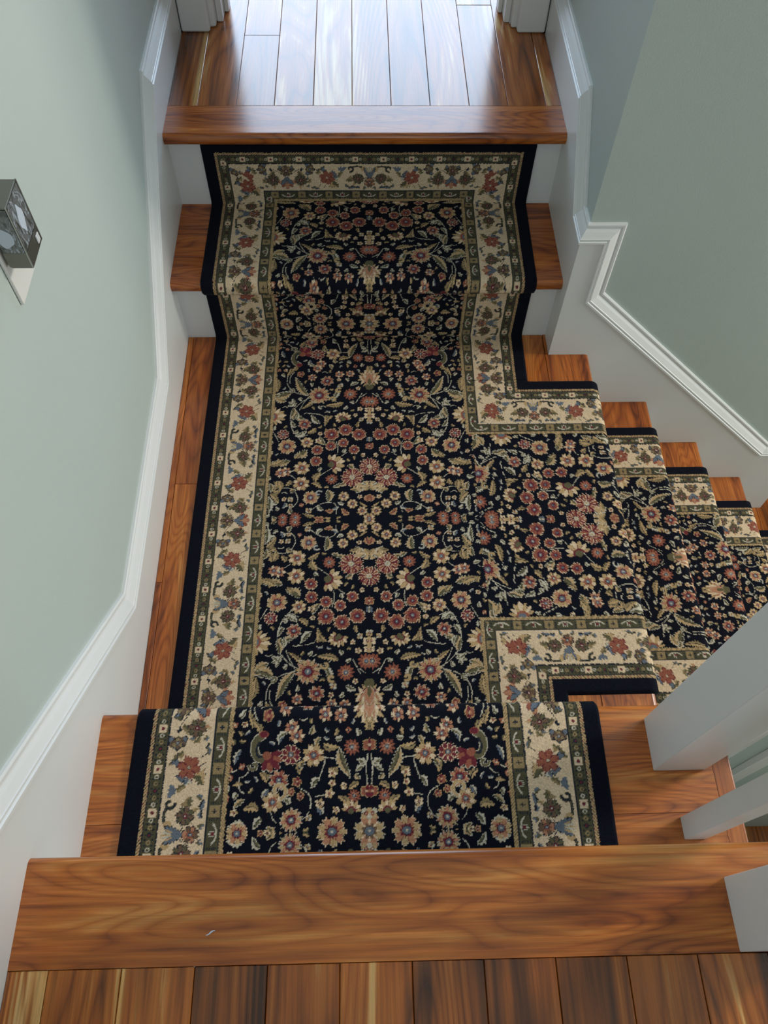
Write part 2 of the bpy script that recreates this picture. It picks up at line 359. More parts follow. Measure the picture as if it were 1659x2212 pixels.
s3 = tag(empty('staircase', (1.2, .67, 0)), 'longer flight of wooden steps going down to the right from the landing', 'staircase')
box('nosing_board', .8290, W2, Y_RISN, YW, -T, 0.0, M_TREAD_Y, ld, .0095, 4, front_x(W2), 40)
for k in range(1, 4):
    xn = W2 + RUND * k
    box('tread', xn - RUND - OV + .0, xn, Y_RISN, YW, -RISE_DOWN * k - T, -RISE_DOWN * k, M_TREAD_Y, s3, .0095, 4, front_x(xn), 40)
for k in range(0, 4):
    xn = W2 + RUND * k - OV
    box('riser', xn - .014, xn, Y_RISN, YW, -RISE_DOWN * (k + 1) + (0 if k < 3 else 0), -RISE_DOWN * k - T, M_TRIM, s3)

# ------------------------------------------------------------------ railing
def post(name, x0, y0, s, z0, z1, label, cat, ball=True, ch=.0015):
    o = empty(name, (x0 + s / 2, y0 + s / 2, z0)); tag(o, label, cat)
    box('shaft', x0, x0 + s, y0, y0 + s, z0, z1, M_TRIM, o, ch, 2, lambda m, d: abs(d.z) > .9, 40)
    if ball:
        box('neck_band', x0 - .008, x0 + s + .008, y0 - .008, y0 + s + .008, z1 - .09, z1 - .07, M_TRIM, o, .003)
        box('post_cap', x0 - .014, x0 + s + .014, y0 - .014, y0 + s + .014, z1, z1 + .025, M_TRIM, o, .006, 2)
    return o
post('newel_post', .834, .1475, .0785, RN, 1.16, 'thick square white newel post standing on the near tread by its right end', 'post')
post('newel_post', .8295, -.0945, .0785, ZU, 1.36, 'square white newel post on the broad nosing board at the lower right edge', 'post')
bal = post('baluster', .860, .0505, .031, RN, 1.13, 'thin square white baluster between the two newel posts on the near tread', 'baluster', False)
hr = empty('handrail', (.87, .07, 1.1)); tag(hr, 'white handrail running between the two newel posts above the near tread', 'handrail')
prism('rail', [(-.016, 1.225), (-.016, 1.275), (.1475, 1.135), (.1475, 1.085)], 0, .850, .898, M_TRIM, hr)

# motif list measured on the photographed carpet: kind, across (mm), along (mm), size
MOTIFS = (
    'V111,317 137,309 157,291 169,271 172,246 164,217 145,194;V135,311 147,291 153,275;V96,234 97,259 110,265 133,268;V133,210 148,202 159,211;V111,317 85,'
    '308 67,295;V137,316 164,324 182,343 185,367 175,395;V177,330 201,326 215,310 215,277;V73,127 90,115 107,102;V141,125 164,116;V153,98 165,108;V146,51 1'
    '52,68 167,77 186,73 200,59 205,36 195,20;V146,51 148,37 160,26;V116,24 98,38 79,41 66,35 67,11;V47,163 59,154;V70,191 66,172 68,157;V144,227 134,240;V'
    '204,214 193,192;V6,322 19,312;V16,322 30,295;V89,372 91,358;V118,381 110,397 109,407;V177,350 178,370 169,384;V117,437 137,442;V49,442 65,441 74,439;V'
    '65,441 69,459 75,473;V102,484 88,491 83,506 89,523 100,530;V116,489 122,502;V142,516 139,526 132,532;V191,470 190,486 182,490;V176,457 184,467 191,468'
    ';V2,437 5,455 3,473 3,484;V2,444 9,456;V130,480 134,492 155,494;V56,492 70,495 79,497;Lt 94 262 93 234 9;Ll 109 240 128 259 9;Lt 114 227 131 211 10;Ll'
    ' 70 331 77 305 9;Lt 56 295 95 285 11;Lo 138 317 168 364 13;Lt 121 304 146 278 8;Ll 160 294 178 297 6;Ll 162 287 171 304 5;Lt 208 367 201 326 11;Lo 174'
    ' 323 213 310 15;Lt 175 395 182 371 8;Ll 41 345 26 355 7;Lb 60 351 70 338 9;Lo 140 249 166 265 9;Ll 160 230 171 246 7;Ll 136 218 156 205 8;Lo 166 252 1'
    '59 271 8;Lo 132 168 156 150 15;Lt 146 162 156 147 8;Lo 103 311 126 294 6;Lt 114 92 105 115 13;Lt 119 89 96 77 9;Lo 168 141 202 137 13;Lt 177 135 195 1'
    '47 8;Lt 216 79 240 73 10;Lt 177 79 199 88 11;Lt 183 65 201 68 9;Lt 190 94 193 68 7;Ll 204 53 200 17 9;Lo 162 65 152 74 8;Lb 170 40 174 26 8;Ll 187 37 '
    '199 42 6;Lt 163 94 170 79 9;Lo 84 69 79 41 13;Ll 95 21 107 32 6;Ll 52 36 64 38 5;Lt 91 250 81 262 9;Lo 44 131 31 122 9;Lo 48 90 60 78 8;Lt 88 206 96 2'
    '27 5;Lt 25 228 25 244 7;Lo 95 184 108 202 8;Lb 62 30 76 21 6;Lr 42 11 57 22 8;Lr 73 21 88 18 7;Lt 111 7 135 12 7;Lt 78 3 90 2 5;Lt 94 6 106 1 5;Lr 92 '
    '2 111 2 8;Lo 157 15 164 26 8;Lo 187 1 197 6 8;Ll 9 79 24 61 6;Lt 12 76 38 67 12;Lt 2 87 2 67 22;Lr 5 42 2 59 10;Lt 4 28 21 39 4;Lo 60 84 72 75 7;Lo 18'
    '5 300 211 314 11;Lo 211 314 199 322 7;Lt 187 306 206 310 6;Ll 164 300 171 305 5;Ll 166 296 176 286 6;Lo 164 281 168 256 9;Ll 155 267 157 251 5;Ll 154 '
    '221 161 213 6;Ll 143 217 149 207 6;Lt 179 144 211 128 12;Lt 209 143 211 130 9;Lo 204 86 199 67 8;Lt 203 63 182 41 10;Lt 185 93 180 68 9;Ll 204 102 216'
    ' 96 6;Lt 163 403 172 384 9;Lb 130 402 138 419 8;Ll 125 402 139 410 5;Lt 100 444 106 464 9;Lo 97 446 104 455 7;Lt 70 422 46 429 10;Lo 46 429 32 470 11;'
    'Lt 48 465 57 454 11;Lo 75 411 82 423 6;Lb 192 427 202 448 7;Lt 149 474 159 459 9;Lb 148 485 157 499 7;Ll 75 470 86 482 7;Ll 115 506 123 496 6;Lb 67 52'
    '1 74 510 8;Lt 160 512 181 508 12;Lo 182 499 197 508 6;Ll 155 524 167 537 7;Ll 179 533 200 532 7;Lb 185 540 197 536 7;Lo 141 560 157 554 12;Lo 138 547 '
    '143 535 8;Lt 106 557 113 555 6;Ll 6 451 16 442 6;Ll 9 453 20 460 5;Lo 20 465 15 474 5;Lt 2 402 3 381 10;Lt 15 478 31 485 8;Lt 29 509 43 494 9;Lo 89 40'
    '6 83 394 6;Lt 51 408 47 396 5;Ll 192 490 198 497 6;Lt 186 477 200 477 5;FF 111 317 22.2;FP 81 210 15.2;FP 51 222 14.4;FP 22 210 14.4;FU 5 299 15.5;FU '
    '42 320 15.6;FS 117 395 11.2;FT 94 358 13.7;FS 43 379 10.1;FS 67 377 10.1;FS 128 368 10.1;Fr 154 378 7.4;Fs 65 345 5.8;FQ 185 212 11.7;FG 175 180 18.1;'
    'FT 140 238 13.3;FD 133 190 12.6;FP 110 170 11.5;FP 112 142 11.4;FD 141 125 15.8;FS 174 116 11.8;FD 141 86 16.1;FU 78 96 12.7;FG 120 52 14.9;FD 52 54 1'
    '0.1;FD 34 36 10.1;FD 14 19 9.5;FD 0 2 10.4;Fs 161 48 6.3;Fs 160 33 5.3;FU 149 5 11.9;FU 174 5 10.0;Fs 123 21 7.2;FP 82 180 11.0;FP 55 188 10.5;FP 32 1'
    '70 10.5;FR 0 127 19.7;FR 35 100 22.0;Fg 0 197 7.0;Fs 0 244 7.1;Ft 3 276 7.7;Ft 3 260 9.7;Fr 0 179 8.5;Ft 20 279 6.7;Fs 17 250 6.1;FS 185 113 11.5;Ft 1'
    '09 194 7.5;FS 109 408 11.4;FQ 117 436 14.1;FD 83 437 15.4;FU 26 426 12.2;Fr 0 423 9.4;Ft 54 464 6.9;Fr 106 475 6.4;FT 133 472 13.9;FD 140 503 13.7;FF '
    '112 528 15.3;Fr 4 490 8.2;Ft 58 492 7.3;Ft 72 506 7.3;Fr 100 495 5.0;Fr 114 489 5.0;FU 22 496 9.1;FD 130 559 14.7;FG 188 545 14.7;FN 0 545 21.1;FG 53 '
    '545 20.0;Fs 87 525 5.0;Ft 145 545 5.8;Fs 4 521 9.0;Fr 155 545 4.0;Ht 74 136 56 148;Hb 208 264 184 258;Ht 56 250 56 272;Hv 5 345 5 386;Hb 213 259 180 2'
    '63;Ht 81 132 51 142;Ht 59 254 76 260;Hp 151 438 190 396;Ht 26 518 24 500'
)
# ---------- rug pattern, drawn with numpy into a palette-index canvas (1 cell = 0.75 mm)
PAL=[(0.0045,0.0055,0.011),(0.60,0.455,0.305),(0.42,0.285,0.145),(0.105,0.092,0.050),(0.255,0.086,0.055),(0.13,0.022,0.032),
 (0.115,0.135,0.165),(0.46,0.41,0.32),(0.070,0.064,0.036),(0.135,0.085,0.055),(0.018,0.022,0.030),(0.40,0.19,0.11),(0.25,0.18,0.092)]
NV,CR,TN,OL,RU,RD,SL,LT,GN,BR,DK,OR,KH=range(13)
RES=0.75
class Canvas:
    def __init__(s,u0,u1,w0,w1,bg):
        s.u0,s.w0=u0,w0; s.nu=int((u1-u0)/RES)+1; s.nw=int((w1-w0)/RES)+1
        s.c=np.full((s.nu,s.nw),bg,np.uint8)
        rs=np.random.RandomState(7)
        s.ju=rs.uniform(-.42,.42,(s.nu,s.nw)); s.jw=rs.uniform(-.42,.42,(s.nu,s.nw))
    def win(s,u,w,r):
        i0=max(0,int((u-r-s.u0)/RES)); i1=min(s.nu,int((u+r-s.u0)/RES)+2)
        j0=max(0,int((w-r-s.w0)/RES)); j1=min(s.nw,int((w+r-s.w0)/RES)+2)
        if i1<=i0 or j1<=j0: return None
        U=(np.arange(i0,i1)*RES+s.u0)[:,None]+s.ju[i0:i1,j0:j1]; Wc=(np.arange(j0,j1)*RES+s.w0)[None,:]+s.jw[i0:i1,j0:j1]
        return s.c[i0:i1,j0:j1],U-u,Wc-w
    def flower(s,u,w,r,n=8,cols=(TN,TN),out=LT,base=None,cen=SL,cf=.24,notch=.26,rot=0.,sec=None,ow=1.1):
        v=s.win(u,w,r*1.25+3)
        if v is None: return
        c,U,V=v; R=np.hypot(U,V); th=np.arctan2(V,U)+rot
        ph=th*n/(2*math.pi); k=np.floor(ph).astype(int)%n; f=np.abs((ph%1)-.5)*2
        B=r*(1-notch*f**2.2)*(1+.07*np.sin(th*23+u)+.05*np.sin(th*41+w))
        if out is not None: c[(R<B+ow)]=out
        m=R<B-.1
        a=np.where(k%2==0,cols[0],cols[1])
        c[m]=a[m]
        if sec is not None:
            m2=(R<B*.93)&(f>.80)&(R>r*cf); c[m2]=sec
        if base is not None:
            m3=(R<r*(.36+.2*(1-f)))&(R>r*cf); c[m3]=base
        c[R<r*cf+.5]=DK if cen!=DK else CR
        c[R<r*cf]=cen
        c[R<r*cf*.4]=LT if cen!=LT else TN
    def leaf(s,u,w,u1,w1,wd,c1,c2,out,rib=DK,ser=.25):
        L=math.hypot(u1-u,w1-w)+.01; r=L/2+wd/2+3
        v=s.win((u+u1)/2,(w+w1)/2,r)
        if v is None: return
        c,U,V=v; ex,ey=(u1-u)/L,(w1-w)/L
        a=(U*ex+V*ey)/L+.5; b=-U*ey+V*ex
        b=b+wd*.22*np.sin(a*math.pi*1.3)-wd*.1      # gentle bend
        h=wd*.5*np.sin(np.clip(a,0,1)**.8*math.pi)**.75*(1+ser*np.sin(a*L*1.1))
        ins=(a>0)&(a<1)
        if out is not None: c[(a>-.06)&(a<1.06)&(np.abs(b)<h+1.0)]=out
        m=ins&(np.abs(b)<h-.15); c[m]=np.where(b[m]>0,c1,c2)
        if rib is not None and wd>=8: c[ins&(np.abs(b)<.5)&(a<.8)]=rib
    def fan(s,u,w,u1,w1,n=7,cols=(TN,CR),out=None,cup=OL,spread=1.25,cen=RD,serr=.35):
        L=math.hypot(u1-u,w1-w)+.01; v=s.win(u,w,L*1.25+3)
        if v is None: return
        c,U,V=v; ex,ey=(u1-u)/L,(w1-w)/L
        x=U*ex+V*ey; y=-U*ey+V*ex; R=np.hypot(x,y); th=np.arctan2(y,x)
        ph=(th/spread*.5+.5)*n; k=np.floor(ph).astype(int); f=np.abs((ph%1)-.5)*2
        B=L*(1-.22*np.abs(th/spread))*(1-serr*f**1.6)
        ins=np.abs(th)<spread
        if out is not None: c[ins&(R<B+1.2)]=out
        m=ins&(R<B); a=np.where(k%2==0,cols[0],cols[1]); c[m]=a[m]
        c[ins&(R<B*.9)&(f>.86)&(R>L*.3)]=cen
        c[ins&(R<L*.40)]=cen; c[ins&(R<L*.27)]=cup
        c[(np.abs(th)>=spread-.1)&(R<L*.2)]=cup
    def stroke(s,pts,wd,col,dash=False):
        P=np.array(pts,float)
        if len(P)>2:
            for _ in range(2):
                Q=[P[0]]
                for a,b in zip(P[:-1],P[1:]): Q+= [a*.75+b*.25,a*.25+b*.75]
                P=np.array(Q+[P[-1]])
        t=0
        for a,b in zip(P[:-1],P[1:]):
            L=np.hypot(*(b-a)); n=max(1,int(L/.6))
            for q in range(n):
                p=a+(b-a)*q/n; t+=L/n
                if dash and (t%3.0)>2.2: continue
                v=s.win(p[0],p[1],wd/2+1)
                if v is None: continue
                c,U,V=v; c[np.hypot(U,V)<wd/2]=col
    def curl(s,u,w,r,rot,col,out,sgn=1,th=.45,wd=3.4):
        pts=[(u+r*(1-.62*t)*math.cos(rot+sgn*t*4.6),w+r*(1-.62*t)*math.sin(rot+sgn*t*4.6)) for t in [i/14 for i in range(15)]]
        s.stroke(pts,wd+1.8,out); s.stroke(pts,wd,col)
    def blob(s,u,w,a,b,col,out=None,rot=0):
        v=s.win(u,w,max(a,b)+3)
        if v is None: return
        c,U,V=v; x=U*math.cos(rot)+V*math.sin(rot); y=-U*math.sin(rot)+V*math.cos(rot)
        if out is not None: c[(x/(a+1.1))**2+(y/(b+1.1))**2<1]=out
        c[(x/a)**2+(y/b)**2<1]=col

def draw_field():
    C=Canvas(-45,225,-45,590,NV)
    items=[t for t in MOTIFS.split(';') if t]
    for t in items:
        if t[0]=='V': C.stroke([tuple(map(float,q.split(','))) for q in t[1:].split()],1.5,LT,True)
    for t in items:
        a=[t[0]]+t[1:].split()
        if a[0]=='L':
            k=a[1]; u,w,u1,w1,wd=map(float,a[2:])
            c1,c2,o={'t':(TN,KH,None),'o':(OL,TN,LT),'l':(OL,LT,LT),'b':(SL,LT,None),'r':(RU,OR,TN)}[k]
            C.leaf(u,w,u1,w1,wd+1,c1,c2,o)
    for t in items:
        a=[t[0]]+t[1:].split()
        if a[0]=='H':
            k=a[1]; u,w,u1,w1=map(float,a[2:])
            if k=='b': C.fan(u,w,u1,w1,7,(TN,CR),None,SL,1.35,RU,.42)
            elif k=='t': C.fan(u,w,u1,w1,7,(TN,CR),None,OL,1.6,RD,.3)
            elif k=='v':
                C.flower(0,(w+w1)/2,25,14,(CR,TN),None,None,SL,.3,.42)
                C.fan(0,w-4 if w1>w else w+4,0,w1,9,(CR,OR),None,OL,.75,RD,.3)
                C.leaf(-.1,w,0,w1,15,OR,OR,LT,None,.1); C.leaf(-.1,w,0,(w+w1)/2+4,6,OL,OL,None,None,0)
            elif k=='p':
                C.stroke([(u,w),(u+14,w+5),(u+22,w-12),(u+18,w-26),(u+8,w-32)],13,LT)
                C.stroke([(u,w),(u+14,w+5),(u+22,w-12),(u+18,w-26),(u+8,w-32)],10.5,OL)
                C.stroke([(u+8,w),(u+15,w+1),(u+18,w-12),(u+14,w-22)],3.6,DK)
                C.fan(u+2,w-2,u-18,w+18,5,(RD,RU),LT,RU,1.2,RD,.25)
                C.curl(u+20,w+13,7,0,OL,LT); C.blob(u+8,w-33,6,4.5,RD,RU)
    for t in items:
        a=[t[0]]+t[1:].split()
        if a[0]=='F':
            k=a[1]; u,w,r=map(float,a[2:]); rot=(u*7+w*3)%1.0
            if k=='F': C.flower(u,w,r,14,(OR,TN),LT,RD,SL,.26,.3,rot,RD)
            elif k=='P': C.flower(u,w,r,8,(RU,RU),CR,RD,SL,.22,.2,rot,RD)
            elif k=='Q': C.flower(u,w,r,8,(RD,RD),CR,RU,SL,.26,.22,rot,CR)
            elif k=='R': C.flower(u,w,r,16,(RU,RD),CR,None,LT,.25,.16,rot,CR)
            elif k=='N': C.flower(u,w,r,8,(OR,TN),LT,BR,SL,.3,.3,rot,CR)
            elif k=='U': C.flower(u,w,r,11,(RU,RU),None,OR,SL,.26,.42,rot,RD)
            elif k=='D': C.flower(u,w,r,8,(CR,TN),TN,RU,SL,.24,.32,rot,RU)
            elif k=='S': C.flower(u,w,r,7,(OR,CR),None,RU,SL,.27,.4,rot,RD)
            elif k=='T': C.flower(u,w,r,8,(OR,RU),LT,RD,SL,.26,.42,rot,RD)
            elif k=='G': C.flower(u,w,r,9,(TN,OR),CR,RD,SL,.3,.26,rot,RU); 
            elif k=='r': C.flower(u,w,r,5,(RU,RD),TN,None,OR,.3,.3,rot)
            elif k=='s': C.flower(u,w,r,4,(TN,LT),None,None,RU,.3,.4,rot)
            elif k=='t': C.flower(u,w,r,5,(CR,TN),None,None,RU,.25,.45,rot)
            elif k=='g': C.flower(u,w,r,5,(SL,LT),None,None,OL,.3,.3,rot)
    # tan scrolls flanking the axis, large C scrolls
    C.curl(16,77,9,-1.5,TN,None if 0 else CR); C.leaf(2,88,28,78,9,TN,TN,CR,None,.1); C.blob(12,84,5,1.8,LT,DK,.5)
    C.curl(133,487,13,2.0,TN,LT,1,wd=4.5); C.curl(104,62,7,2.5,LT,SL,-1,wd=2); C.curl(80,305,8,0,TN,OL,1,wd=4)
    C.curl(172,330,6,1,OL,LT,1,wd=3);C.curl(68,330,7,2,TN,KH,-1,wd=4)
    rs=np.random.RandomState(3)
    # small sprigs in the emptier ground
    n=0
    for _ in range(6000):
        u=rs.uniform(4,222); w=rs.uniform(4,542); v=C.win(u,w,8.5)
        if v is None: continue
        if (v[0]==NV).mean()>.94:
            k=rs.randint(0,6); an=rs.uniform(0,6.28)
            if k==0: C.flower(u,w,5.5,5,(CR,TN),None,None,RU,.3,.4,an)
            elif k==1: C.leaf(u-5*math.cos(an),w-5*math.sin(an),u+5*math.cos(an),w+5*math.sin(an),6,TN,OL,None,None)
            elif k==2: C.leaf(u-5*math.cos(an),w-5*math.sin(an),u+5*math.cos(an),w+5*math.sin(an),5,SL,LT,None,None)
            elif k==3: C.flower(u,w,5,4,(RU,OR),None,None,DK,.25,.4,an)
            elif k==4: C.leaf(u-5*math.cos(an),w-5*math.sin(an),u+5*math.cos(an),w+5*math.sin(an),6,LT,OL,LT,None)
            else: C.stroke([(u-6,w-3),(u,w+1),(u+6,w-2)],1.4,LT)
            n+=1
            if n>230: break
    return C
def draw_band():   # cream band: u = 0 (outer) .. 67 (inner), w = 0 (rosette cluster) .. 182 (trio)
    C=Canvas(-6,74,-40,222,CR)
    def ros(u,w,r,n=8): C.flower(u,w,r,n,(BR,OL),DK,BR,RD,.26,.16,.2,DK,1.0)
    def red(u,w,r,rot=0):
        C.flower(u,w,r,6,(RU,RU),RD,RU,LT,.14,.34,rot,RD,1.2)
    def lf(u,w,u1,w1,wd,c=OL,c2=None,o=None): C.leaf(u,w,u1,w1,wd*1.3,c,c2 if c2 is not None else c,o,None)
    for sg in (1,-1):
        lf(16,9*sg,5,16*sg,7,SL,OL,DK); C.stroke([(33,0),(42,0)],1.3,DK)
        C.stroke([(24,12*sg),(14,24*sg),(12,40*sg)],1.2,DK)
        lf(33,30*sg,16,30*sg,10,OL,KH); lf(16,29*sg,11,36*sg,5,DK)
        lf(50,31*sg,62,27*sg,5,TN,OR); lf(46,44*sg,38,54*sg,7,OL,KH); lf(40,44*sg,32,48*sg,6,SL,KH)
        ros(40,30*sg,13.5)
        C.fan(13,45*sg,13,62*sg,5,(SL,BR),DK,OL,1.9,BR,.2); C.flower(13,52*sg,8,6,(KH,BR),DK,None,SL,.3,.2)
        lf(58,42*sg,52,50*sg,5,OL,SL); lf(60,52*sg,57,62*sg,4,DK,OL); C.stroke([(62,66*sg),(50,74*sg)],1.2,DK)
        lf(58,58*sg,64,70*sg,5,OL,SL)
        lf(24,66*sg,12,74*sg,8,OL,KH); lf(14,72*sg,6,86*sg,7,OL,KH); lf(18,78*sg,9,84*sg,8,SL,SL,DK); C.stroke([(13,60*sg),(16,80*sg),(30,86*sg)],1.2,DK)
        lf(30,100*sg,17,104*sg,9,SL,SL,DK); lf(35,102*sg,33,114*sg,8,SL,LT,DK); lf(44,98*sg,60,108*sg,13,OL,TN,DK)
        red(34,88*sg,16.5,.3); C.stroke([(50,86*sg),(60,80*sg)],1.1,DK)
        lf(12,112*sg,12,132*sg,9,SL,SL,None); lf(20,122*sg,32,112*sg,7,KH,OL)
        C.curl(12,139*sg,8,0,DK,OL,sg,wd=3); C.stroke([(8,142*sg),(5,158*sg),(8,166*sg)],4.5,DK);C.stroke([(8,142*sg),(5,158*sg),(8,166*sg)],1.5,OL)
        lf(40,144*sg,36,130*sg,12,OL,KH); lf(58,150*sg,60,132*sg,6,SL,DK); lf(50,128*sg,60,134*sg,6,OL,SL)
        lf(60,160*sg,56,148*sg,6,DK,SL); ros(36,156*sg,12.5); lf(48,150*sg,53,144*sg,6,KH,TN)
    C.flower(17,0,12.5,9,(BR,KH),DK,BR,RD,.26,.14,0,DK,1.2); C.fan(36,0,62,0,5,(OR,RU),RD,SL,1.25,OR,.3); lf(38,4,52,11,7,SL,SL,DK); lf(38,-4,52,-11,7,SL,SL,DK)
    C.stroke([(30,182),(38,182)],1.4,DK); C.flower(46,182,12,8,(OR,BR),DK,RU,SL,.26,.25,0,DK)
    for sg in (1,-1):
        lf(58,182+8*sg,63,182+16*sg,6,SL,OL)
        C.blob(12,182+15*sg,6,5,TN); lf(30,182+3*sg,8,182+9*sg,9,SL,SL,DK); C.stroke([(30,182+4*sg),(36,182+12*sg)],1.2,DK)
    C.fan(30,182,4,182,5,(TN,LT),None,SL,.5,SL,.2)
    return C
def guard(t,a,w,col,inner):
    # t 0..w across the stripe, a = coordinate along in mm (period 60.5)
    b=(a+30.25)%60.5-30.25; c=np.abs(b); n=len(t)
    m=w/2; x=t-m
    if not inner:
        k=(c<6.2)&(np.abs(x)<6.0); col[k]=CR
        k2=(np.hypot(b,x)<2.6); col[k2]=RD
        e=30.25-c
        k=(np.hypot(e,x)<3.4); col[k]=DK; k=(np.hypot(e,x)<1.8); col[k]=RD
        for q in (10.0,19.5):
            k=(np.hypot(e-q+0,x)<3.3)&(np.hypot(e-q,x)>1.7); col[k]=KH if q<12 else LT
            k=(np.hypot(e-q,x)<=1.5); col[k]=GN
        k=(np.abs(x)>3.5)&(np.sin(a*.9)>.55)&(c>9)&(np.abs(x)<6.5); col[k]=DK
    else:
        k=(c<8)&(np.abs(x)<8); col[k]=KH
        k=(np.abs(b)<1)&(np.abs(x)<4)|(np.abs(x)<1)&(np.abs(b)<3.5); col[k]=DK
        e=30.25-c
        R=np.hypot(e/1.5,x+4.5)
        k=(R>8.6)&(R<10.8)&(x>-1.0)&(e<17); col[k]=LT
        k=(np.hypot(e,x+1)<5)&(np.sin(e*2.2)>.2); col[k]=LT
        k=(np.hypot(e,x-.5)<2.6); col[k]=RD
        k=(e>17)&(e<21)&(np.abs(x)<7)&(np.sin(x*1.9)>0); col[k]=DK
def rug_colour(d,a,uf,wf,FC,BC,rs):
    """d: distance from rug edge (mm) a: along-border coordinate (mm, 0 at cluster) uf,wf: field coordinates (mm)"""
    n=len(d); col=np.full(n,NV,np.uint8)
    d=d+rs.normal(0,.22,n)
    P=363.33
    am=(a+P/2)%P-P/2; aw=np.abs(am)
    def band(lo,hi): return (d>=lo)&(d<hi)
    k=band(28,33.5); col[k]=np.where(((a[k]*1.0+d[k]*1.2)%5.2)<1.5,np.where((a[k]%15.6)<5.2,RD,DK),TN)
    k=band(33.5,35); col[k]=DK
    k=band(35,53); tmp=np.full(k.sum(),GN,np.uint8); guard(d[k]-35,a[k]+30.25,18,tmp,False); col[k]=tmp
    k=band(53,55.2); col[k]=DK
    k=band(55.2,122)
    iu=np.clip(((d[k]-55.2-BC.u0)/RES).astype(int),0,BC.nu-1); iw=np.clip(((aw[k]-BC.w0)/RES).astype(int),0,BC.nw-1)
    col[k]=BC.c[iu,iw]
    k=band(122,124.4); col[k]=DK
    k=band(124.4,142); tmp=np.full(k.sum(),GN,np.uint8); guard(d[k]-124.4,a[k]+30.25,17.6,tmp,True); col[k]=tmp
    k=band(142,143.6); col[k]=DK
    k=band(143.6,150); col[k]=np.where(((a[k]-d[k]*1.1)%4.6)<1.2,OL,TN)
    k=d>=150
    H=545.
    w=np.abs((wf[k]+H)%(2*H)-H); u=np.abs(uf[k])
    iu=np.clip(((u-FC.u0)/RES).astype(int),0,FC.nu-1); iw=np.clip(((w-FC.w0)/RES).astype(int),0,FC.nw-1)
    col[k]=FC.c[iu,iw]
    return col

# ------------------------------------------------------------------ stair runner
def fillet(path, radii, step=.0015):
    """2-D polyline with rounded corners, sampled every step metres; returns points, unit tangents, lengths"""
    pts = []
    P = [np.array(p, float) for p in path]; n = len(P)
    pts.append(P[0])
    for i in range(1, n - 1):
        a, b, c = P[i - 1], P[i], P[i + 1]; r = radii[i]
        d1 = (a - b) / np.linalg.norm(a - b); d2 = (c - b) / np.linalg.norm(c - b)
        ang = math.acos(max(-1, min(1, float(d1 @ d2)))); t = r / math.tan(ang / 2)
        p1 = b + d1 * t; p2 = b + d2 * t; cen = b + (d1 + d2) / np.linalg.norm(d1 + d2) * r / math.sin(ang / 2)
        a1 = math.atan2(*(p1 - cen)[::-1]); a2 = math.atan2(*(p2 - cen)[::-1]); da = (a2 - a1 + PI) % (2 * PI) - PI
        for k in range(9): q = a1 + da * k / 8; pts.append(cen + r * np.array([math.cos(q), math.sin(q)]))
    pts.append(P[-1]); Q = np.array(pts)
    keep = np.r_[True, np.linalg.norm(np.diff(Q, axis=0), axis=1) > 1e-7]; Q = Q[keep]
    L = np.r_[0, np.cumsum(np.linalg.norm(np.diff(Q, axis=0), axis=1))]
    s = np.arange(0, L[-1] + step * .5, step)
    X = np.interp(s, L, Q[:, 0]); Z = np.interp(s, L, Q[:, 1])
    e = .0012
    tx = np.interp(s + e, L, Q[:, 0]) - np.interp(s - e, L, Q[:, 0]); tz = np.interp(s + e, L, Q[:, 1]) - np.interp(s - e, L, Q[:, 1])
    q = np.hypot(tx, tz); return X, Z, tx / q, tz / q, s
A0, A1, YC, HB = .688, .962, .683, .362
def xc(y): return .408 + .0135 * (y - .137)
FC = draw_field(); BC = draw_band(); RS = np.random.RandomState(11)
def pile_mat():
    m, nt, b = new_mat('wool_pile'); L = nt.links.new
    at = nt.nodes.new('ShaderNodeAttribute'); at.attribute_name = 'yarn'
    tc = nt.nodes.new('ShaderNodeTexCoord')
    n = nt.nodes.new('ShaderNodeTexNoise'); n.inputs['Scale'].default_value = 420; n.inputs['Detail'].default_value = 2; L(tc.outputs['Object'], n.inputs['Vector'])
    mr = nt.nodes.new('ShaderNodeMapRange'); mr.inputs['From Min'].default_value = .3; mr.inputs['From Max'].default_value = .7; mr.inputs['To Min'].default_value = .82; mr.inputs['To Max'].default_value = 1.14
    L(n.outputs['Fac'], mr.inputs['Value'])
    mx = mixc(nt, 'MULTIPLY'); L(at.outputs['Color'], mx.inputs['A']); L(mr.outputs[0], mx.inputs['B']); L(mx.outputs['Result'], b.inputs['Base Color'])
    b.inputs['Roughness'].default_value = .93; b.inputs['Specular IOR Level'].default_value = .06
    b.inputs['Sheen Weight'].default_value = .02; b.inputs['Sheen Roughness'].default_value = .5
    bp = nt.nodes.new('ShaderNodeBump'); bp.inputs['Strength'].default_value = .4; bp.inputs['Distance'].default_value = .0012
    L(n.outputs['Fac'], bp.inputs['Height']); L(bp.outputs[0], b.inputs['Normal']); return m
M_PILE = pile_mat()
PALA = np.array(PAL)
